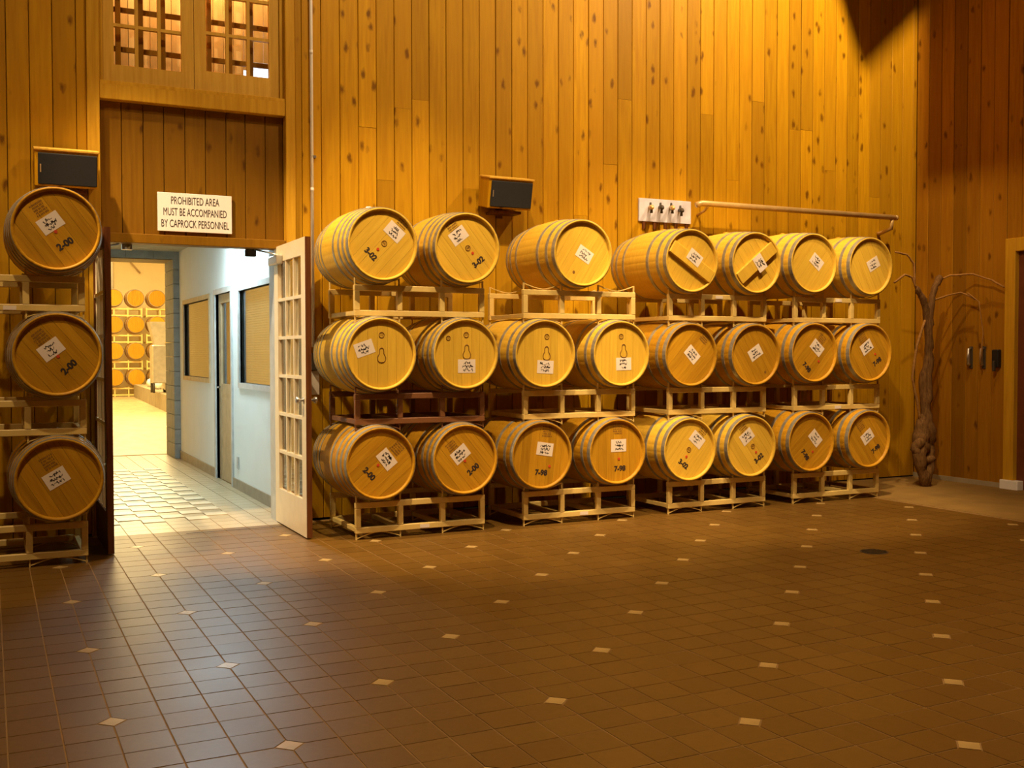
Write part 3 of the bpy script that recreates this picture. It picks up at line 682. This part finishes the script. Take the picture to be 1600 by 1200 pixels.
# ------------------------------------------------------------------ right wall fittings, drain, vine
for y, lab in ((8.161, 'slim grey wall handle nearer the vine trunk'), (7.994, 'slim grey wall handle nearer the black box')):
    t = thing('wall_fitting', lab, 'fitting', (XR, y, 1.39), (0, 0, 0), 'grey handles on the corner wall')
    ob('grip', MB().tube([(-.01, 0, .10), (-.045, 0, .09), (-.05, 0, 0), (-.045, 0, -.07), (-.01, 0, -.09)], [.013, .018, .02, .02, .014], 10).mesh('grip', 'steel'), t)
    ob('back_plate', bx(-.012, -.022, -.12, 0, .022, .12, mat='iron', bev=.003), t)
t = thing('wall_box', 'black box fitting on the plank wall beside the door frame', 'switch', (XR, 7.815, 1.375))
ob('case', bx(-.06, -.04, -.09, 0, .04, .10, mat='blackp', bev=.008), t)
ob('lever', bx(-.085, -.012, -.13, -.05, .012, -.02, mat='iron', bev=.004), t)
dr = thing('floor_drain', 'round dark metal drain cover set in the tile floor', 'drain', (5.75, 5.69, 0.0))
ob('rim', MB().prismz([(.10*cos(2*pi*i/32), .10*sin(2*pi*i/32)) for i in range(32)], -.004, .002).mesh('rim', 'iron'), dr)
gr = MB()
for i in range(-4, 5):
    hw = sqrt(.085**2-(i*.018)**2); gr.box(-hw, i*.018-.005, .002, hw, i*.018+.005, .005)
ob('grate', gr.mesh('grate', 'blackp'), dr)

vt = thing('vine_trunk', 'gnarled old grapevine trunk with bare canes standing in the corner of the hall', 'vine', (9.0, 8.2, 0))
def vpath(pts, r, seed, n=9, mat='vine', name='trunk', sub=4):
    rn = random.Random(seed); pp = []; rr = []
    rl_ = r if isinstance(r, list) else [r]*len(pts)
    for i in range(len(pts)-1):
        for s in range(sub):
            u = s/sub; pp.append([pts[i][j]*(1-u)+pts[i+1][j]*u+rn.uniform(-1, 1)*rl_[i]*.22 for j in range(3)]); rr.append((rl_[i]*(1-u)+rl_[i+1]*u)*rn.uniform(.85, 1.18))
    pp.append(list(pts[-1])); rr.append(rl_[-1])
    return MB().tube([(a-9.0, b-8.2, c) for a, b, c in pp], rr, n)
def jj(mb, a): mb.add(a.v, a.f, True)
tm = MB()
jj(tm, vpath([(9.05, 8.22, 0.0), (8.97, 8.2, .18), (8.93, 8.2, .36), (8.95, 8.2, .56), (9.0, 8.2, .73), (9.04, 8.2, 1.04), (9.06, 8.2, 1.38), (9.04, 8.2, 1.72), (8.99, 8.2, 1.96), (8.94, 8.2, 2.05), (8.86, 8.2, 2.14)], [.055, .06, .085, .09, .06, .05, .045, .042, .04, .038, .02], 1))
jj(tm, vpath([(9.03, 8.2, .0), (9.06, 8.18, .25), (9.07, 8.2, .45), (9.02, 8.17, .65), (8.98, 8.2, .9), (9.0, 8.23, 1.2), (9.08, 8.2, 1.5), (9.05, 8.2, 1.7), (9.07, 8.2, 1.93), (9.12, 8.2, 2.14), (9.22, 8.2, 2.26)], [.05, .055, .07, .06, .045, .04, .035, .04, .038, .036, .034], 2))
jj(tm, vpath([(9.0, 8.2, .42), (8.9, 8.17, .5), (8.88, 8.2, .42), (8.93, 8.18, .28), (9.06, 8.16, .3), (9.12, 8.2, .42)], [.06, .055, .05, .05, .04, .02], 3))
ob('trunk', tm.mesh('trunk', 'vine'), vt)
for i, (pts, r) in enumerate((
    ([(8.99, 8.2, 1.79), (8.87, 8.2, 1.52), (8.81, 8.2, 1.18), (8.88, 8.2, .94), (8.94, 8.2, .7)], .014),
    ([(8.86, 8.2, 2.12), (8.8, 8.2, 2.24), (8.69, 8.2, 2.27), (8.54, 8.2, 2.18)], .012),
    ([(8.84, 8.2, 2.14), (8.82, 8.2, 2.39), (8.72, 8.2, 2.48), (8.55, 8.2, 2.5)], .011),
    ([(9.14, 8.2, 2.21), (9.36, 8.2, 2.28), (9.516, 8.036, 2.29), (9.56, 7.83, 2.21), (9.58, 7.69, 2.13)], .010),
    ([(9.09, 8.2, 2.0), (9.32, 8.2, 2.06), (9.5, 8.18, 2.1), (9.545, 8.02, 2.017)], .010),
    ([(9.51, 8.1, 2.09), (9.535, 7.97, 1.99), (9.555, 7.93, 1.65), (9.545, 7.95, 1.31)], .006))):
    ob('cane', vpath(pts, r, 10+i, 6, sub=3).mesh('cane', 'cane'), vt)

# ------------------------------------------------------------------ corridor beyond the door
CX0, CX1, CY0, CY1, CZ = .58, 2.37, YW+.02, 15.08, 2.84
fc = struct('floor_corridor', bx(CX0-.1, YW+.02, -.12, CX1+.2, 15.9, -.003, mat='grout'))
tcc = {}
iy0 = 24
for iy in range(24, 62):
    for ix in range(0, 11):
        x, y = X0+ix*P, Y0+iy*P
        if x < CX0-.1: continue
        if y+P > 15.9: continue
        tx1 = min(x+P, CX1+.02)
        chk = 27 <= iy <= 50 and x+P < 2.03
        kind = 'tile_m' if not chk else ('tile_l' if (ix+iy) % 2 else 'tile_d')
        dz = .006 if kind == 'tile_l' else 0
        key = (kind, round(tx1-x, 3))
        if key not in tcc: tcc[key] = MB().prismz([(.003, .003), (tx1-x-.003, .003), (tx1-x-.003, P-.003), (.003, P-.003)], -.01, dz).mesh('tile', kind)
        ob('tile', tcc[key], fc, (x, y, 0))
wc = MB()
def wseg(y0, y1, z0, z1): wc.box(CX1, y0, z0, CX1+.14, y1, z1)
W2 = (9.46, 11.20, 1.14, 2.10); D3 = (11.62, 12.50, 0, 2.12); W3 = (12.89, 14.68, 1.15, 2.10)
wseg(9.2, W2[0], 0, CZ); wseg(W2[0], W2[1], 0, W2[2]); wseg(W2[0], W2[1], W2[3], CZ); wseg(W2[1], D3[0], 0, CZ)
wseg(D3[0], D3[1], D3[3], CZ); wseg(D3[1], W3[0], 0, CZ); wseg(W3[0], W3[1], 0, W3[2]); wseg(W3[0], W3[1], W3[3], CZ); wseg(W3[1], CY1, 0, CZ)
struct('wall_corridor', wc.mesh('wall_corridor', 'corrwall'))
struct('wall_corridor_left', bx(CX0-.1, 9.2, 0, CX0, CY1, CZ, mat='corrwall'))
struct('ceiling_corridor', bx(CX0-.1, 9.2, CZ, CX1+.14, CY1+.1, CZ+.08, mat='corrceil'))
bs = MB()
for y0, y1 in ((9.2, D3[0]-.06), (D3[1]+.06, CY1)): bs.box(CX1-.015, y0, 0, CX1, y1, .11)
struct('baseboard_corridor', bs.mesh('baseboard', 'base'))
def cwin(name, W, fm, label):
    y0, y1, z0, z1 = W; t = struct(name, None, label); f = .055
    for a in ((y0-f, z0-f, y0, z1+f), (y1, z0-f, y1+f, z1+f), (y0, z0-f, y1, z0), (y0, z1, y1, z1+f)):
        ob('frame', bx(CX1-.018, a[0], a[1], CX1+.07, a[2], a[3], mat=fm), t)
    ob('pane', bx(CX1+.02, y0, z0, CX1+.026, y1, z1, mat='glass2'), t)
    bl = MB(); z = z0+.01
    while z < z1-.02: bl.box(CX1+.062, y0, z, CX1+.07, y1, z+.019); z += .024
    b = ob('blind', bl.mesh('blind', 'blind'), t); b['kind'] = 'stuff'
    return t
cwin('window_2', W2, 'framegrey', 'grey-framed corridor window nearer the open door')
cwin('window_3', W3, 'frametan', 'tan-framed corridor window farther down')
d3 = struct('door_3', None, 'narrow office door in the white corridor wall')
ob('frame', MB().box(CX1-.02, D3[0]-.06, 0, CX1+.14, D3[0], D3[3]+.06).box(CX1-.02, D3[1], 0, CX1+.14, D3[1]+.06, D3[3]+.06).box(CX1-.02, D3[0], D3[3], CX1+.14, D3[1], D3[3]+.06).mesh('frame', 'framegrey'), d3)
ob('stile', bx(CX1+.03, D3[0], 0, CX1+.07, D3[0]+.12, D3[3], mat='frametan'), d3); ob('stile', bx(CX1+.03, D3[1]-.12, 0, CX1+.07, D3[1], D3[3], mat='frametan'), d3)
ob('lower_panel', bx(CX1+.035, D3[0]+.12, 0, CX1+.065, D3[1]-.12, .98, mat='frametan'), d3)
ob('lock_rail', bx(CX1+.03, D3[0]+.12, .98, CX1+.07, D3[1]-.12, 1.10, mat='frametan'), d3)
ob('top_rail', bx(CX1+.03, D3[0]+.12, 2.02, CX1+.07, D3[1]-.12, D3[3], mat='frametan'), d3)
ob('pane', bx(CX1+.048, D3[0]+.12, 1.10, CX1+.053, D3[1]-.12, 2.02, mat='glass2'), d3)
ob('handle', MB().tube([(CX1+.03, D3[1]-.07, 1.06), (CX1+.0, D3[1]-.07, 1.06), (CX1-.02, D3[1]-.20, 1.06)], .010, 8).mesh('handle', 'steel'), d3)
struct('wall_office', MB().box(3.9, 9.2, 0, 4.0, 15.1, 2.9).box(2.5, 9.1, 0, 4.0, 9.2, 2.9).box(2.5, 15.0, 0, 4.0, 15.1, 2.9).box(2.5, 9.1, -.1, 4.0, 15.1, 0).box(2.5, 9.1, 2.84, 4.0, 15.1, 2.94).mesh('wall_office', 'tanwall'))
thing('wall_outlet', 'small grey outlet plate low on the white corridor wall', 'outlet', me=bx(CX1-.012, 11.30, .22, CX1, 11.38, .35, mat='framegrey', bev=.003))

# block wall and opening to the cellar
wk = struct('wall_cellar', MB().box(2.39, 15.1, 0, 9, 15.85, 6).box(-3, 15.1, 0, .60, 15.85, 6).box(.60, 15.1, 2.735, 2.39, 15.85, 6).mesh('wall_cellar', 'concrete'))
for k in range(14): ob('block', bx(2.29, 15.09, k*.2+.003, 2.395, 15.84, (k+1)*.2-.003, mat='block', bev=.004), wk)
for k in range(5): ob('block', bx(.6+k*.36, 15.085, 2.735, .6+(k+1)*.36-.005, 15.2, 2.86, mat='block', bev=.004), wk)

# ------------------------------------------------------------------ cellar beyond
struct('floor_cellar', bx(-3, 15.9, -.1, 9, 40, 0, mat='cellarfloor'))
struct('wall_cellar_back', bx(-3, 39.8, 0, 9, 40, 7, mat='cellarwall'))
struct('wall_cellar_left', bx(-3.1, 15.9, 0, -3, 40, 7, mat='cellarwall'))
struct('wall_cellar_right', bx(9, 15.9, 0, 9.1, 40, 7, mat='cellarwall'))
struct('ceiling_cellar', bx(-3, 15.9, 7, 9, 40, 7.1, mat='cellarwall'))
lg = struct('trim_4', MB().prismz([(3.62, 20), (9, 20), (9, 37.2), (4.35, 37.2)], 0, .42).mesh('ledge', 'concrete'), 'raised concrete ledge along the right side of the cellar')
fb = {}
fbody = MB().band([(-.46, .278), (-.3, .302), (0, .315), (.3, .302), (.46, .278)], 20).mesh('barrel_body', 'oak_amber')
fhead = MB().prism([(.268*cos(2*pi*i/20), .268*sin(2*pi*i/20)) for i in range(20)], -.47, -.44).mesh('head', 'oak_amber')
fh = [hoop_me(-.456, -.418), hoop_me(-.22, -.185)]
cols = (3.80, 4.48, 5.17); tiers = (.64, 1.53, 2.42, 3.31)
tn = ('bottom', 'second', 'third', 'top'); cn = ('left column', 'middle column', 'right column')
for i, x in enumerate(cols):
    for j, z in enumerate(tiers):
        t = thing('cellar_barrel', 'distant pale barrel in the cellar, %s tier, %s of those seen through the doorway' % (tn[j], cn[i]), 'barrel', (x, 38, z-.315), (0, 0, 0), 'barrels stacked in the far cellar')
        ob('barrel_body', fbody, t, (0, 0, .315)); ob('head', fhead, t, (0, 0, .315))
        for h in fh: ob('hoop', h, t, (0, 0, .315))
def farrack():
    mb = MB(); w_ = .68
    for yy in (-.33, .30):
        for z in (.03, .25): mb.box(-w_, yy, z, w_, yy+.04, z+.05)
        for x in (-w_+.02, -.22, .22, w_-.02): mb.box(x-.02, yy, .0, x+.02, yy+.04, .33)
    for x in (-w_+.02, w_-.02): mb.box(x-.02, -.29, .03, x+.02, .30, .07)
    return mb.mesh('frame', 'cream')
FR = farrack()
for i, x in enumerate((4.02, 5.50)):
    for j, z in enumerate(tiers):
        t = thing('cellar_rack', 'distant cream rack in the cellar under the %s tier barrels, %s' % (tn[j], ('left unit', 'right unit')[i]), 'rack', (x, 38, z-.64), (0, 0, 0), 'racks in the far cellar')
        ob('frame', FR, t, (0, 0, 0))
tk = thing('press_tank', 'tall pale metal machine with a hopper standing on the cellar ledge', 'machine', (4.02, 29, .42))
ob('body', MB().box(-.20, -.25, .25, .20, .25, 1.25, bev=.03).mesh('body', 'steel'), tk)
ob('hopper', MB().add([(-.12, -.2, 1.25), (.12, -.2, 1.25), (.12, .2, 1.25), (-.12, .2, 1.25), (-.26, -.3, 1.85), (.24, -.3, 1.85), (.24, .3, 1.85), (-.26, .3, 1.85)], [(3, 2, 1, 0), (0, 1, 5, 4), (1, 2, 6, 5), (2, 3, 7, 6), (3, 0, 4, 7), (4, 5, 6, 7)]).mesh('hopper', 'steel'), tk)
for sx in (-1, 1):
    for sy in (-1, 1): ob('leg', MB().tube([(sx*.16, sy*.2, 0), (sx*.16, sy*.2, .27)], .03, 8).mesh('leg', 'iron'), tk)
rn = random.Random(3); mb = MB()
for k in range(40):
    y = rn.uniform(26.5, 36); x = 3.75+(y-20)*.042+rn.uniform(.1, .7); r = rn.uniform(.08, .17)
    mb.tube([(x, y-r*1.6, .42+r*.4), (x, y-r, .42+r*.9), (x, y, .42+r*rn.uniform(.8, 1.2)), (x, y+r, .42+r*.8), (x, y+r*1.6, .42+r*.3)], [r*.3, r*.8, r, r*.8, r*.3], 8)
pl = thing('plastic_sheeting', 'heap of crumpled white plastic sheeting lying along the cellar ledge', 'sheeting', me=mb.mesh('sheeting', 'white')); pl['kind'] = 'stuff'
wp = thing('cellar_pipe', 'white vertical pipe with a slanting brace on the cellar back wall', 'pipe', (3.95, 39.7, 0))
ob('pipe', MB().tube([(0, 0, 3.6), (0, 0, 6.0)], .05, 8).mesh('pipe', 'white'), wp)
ob('brace', MB().tube([(.1, 0, 5.3), (.95, 0, 4.3)], .03, 8).mesh('brace', 'frametan'), wp)
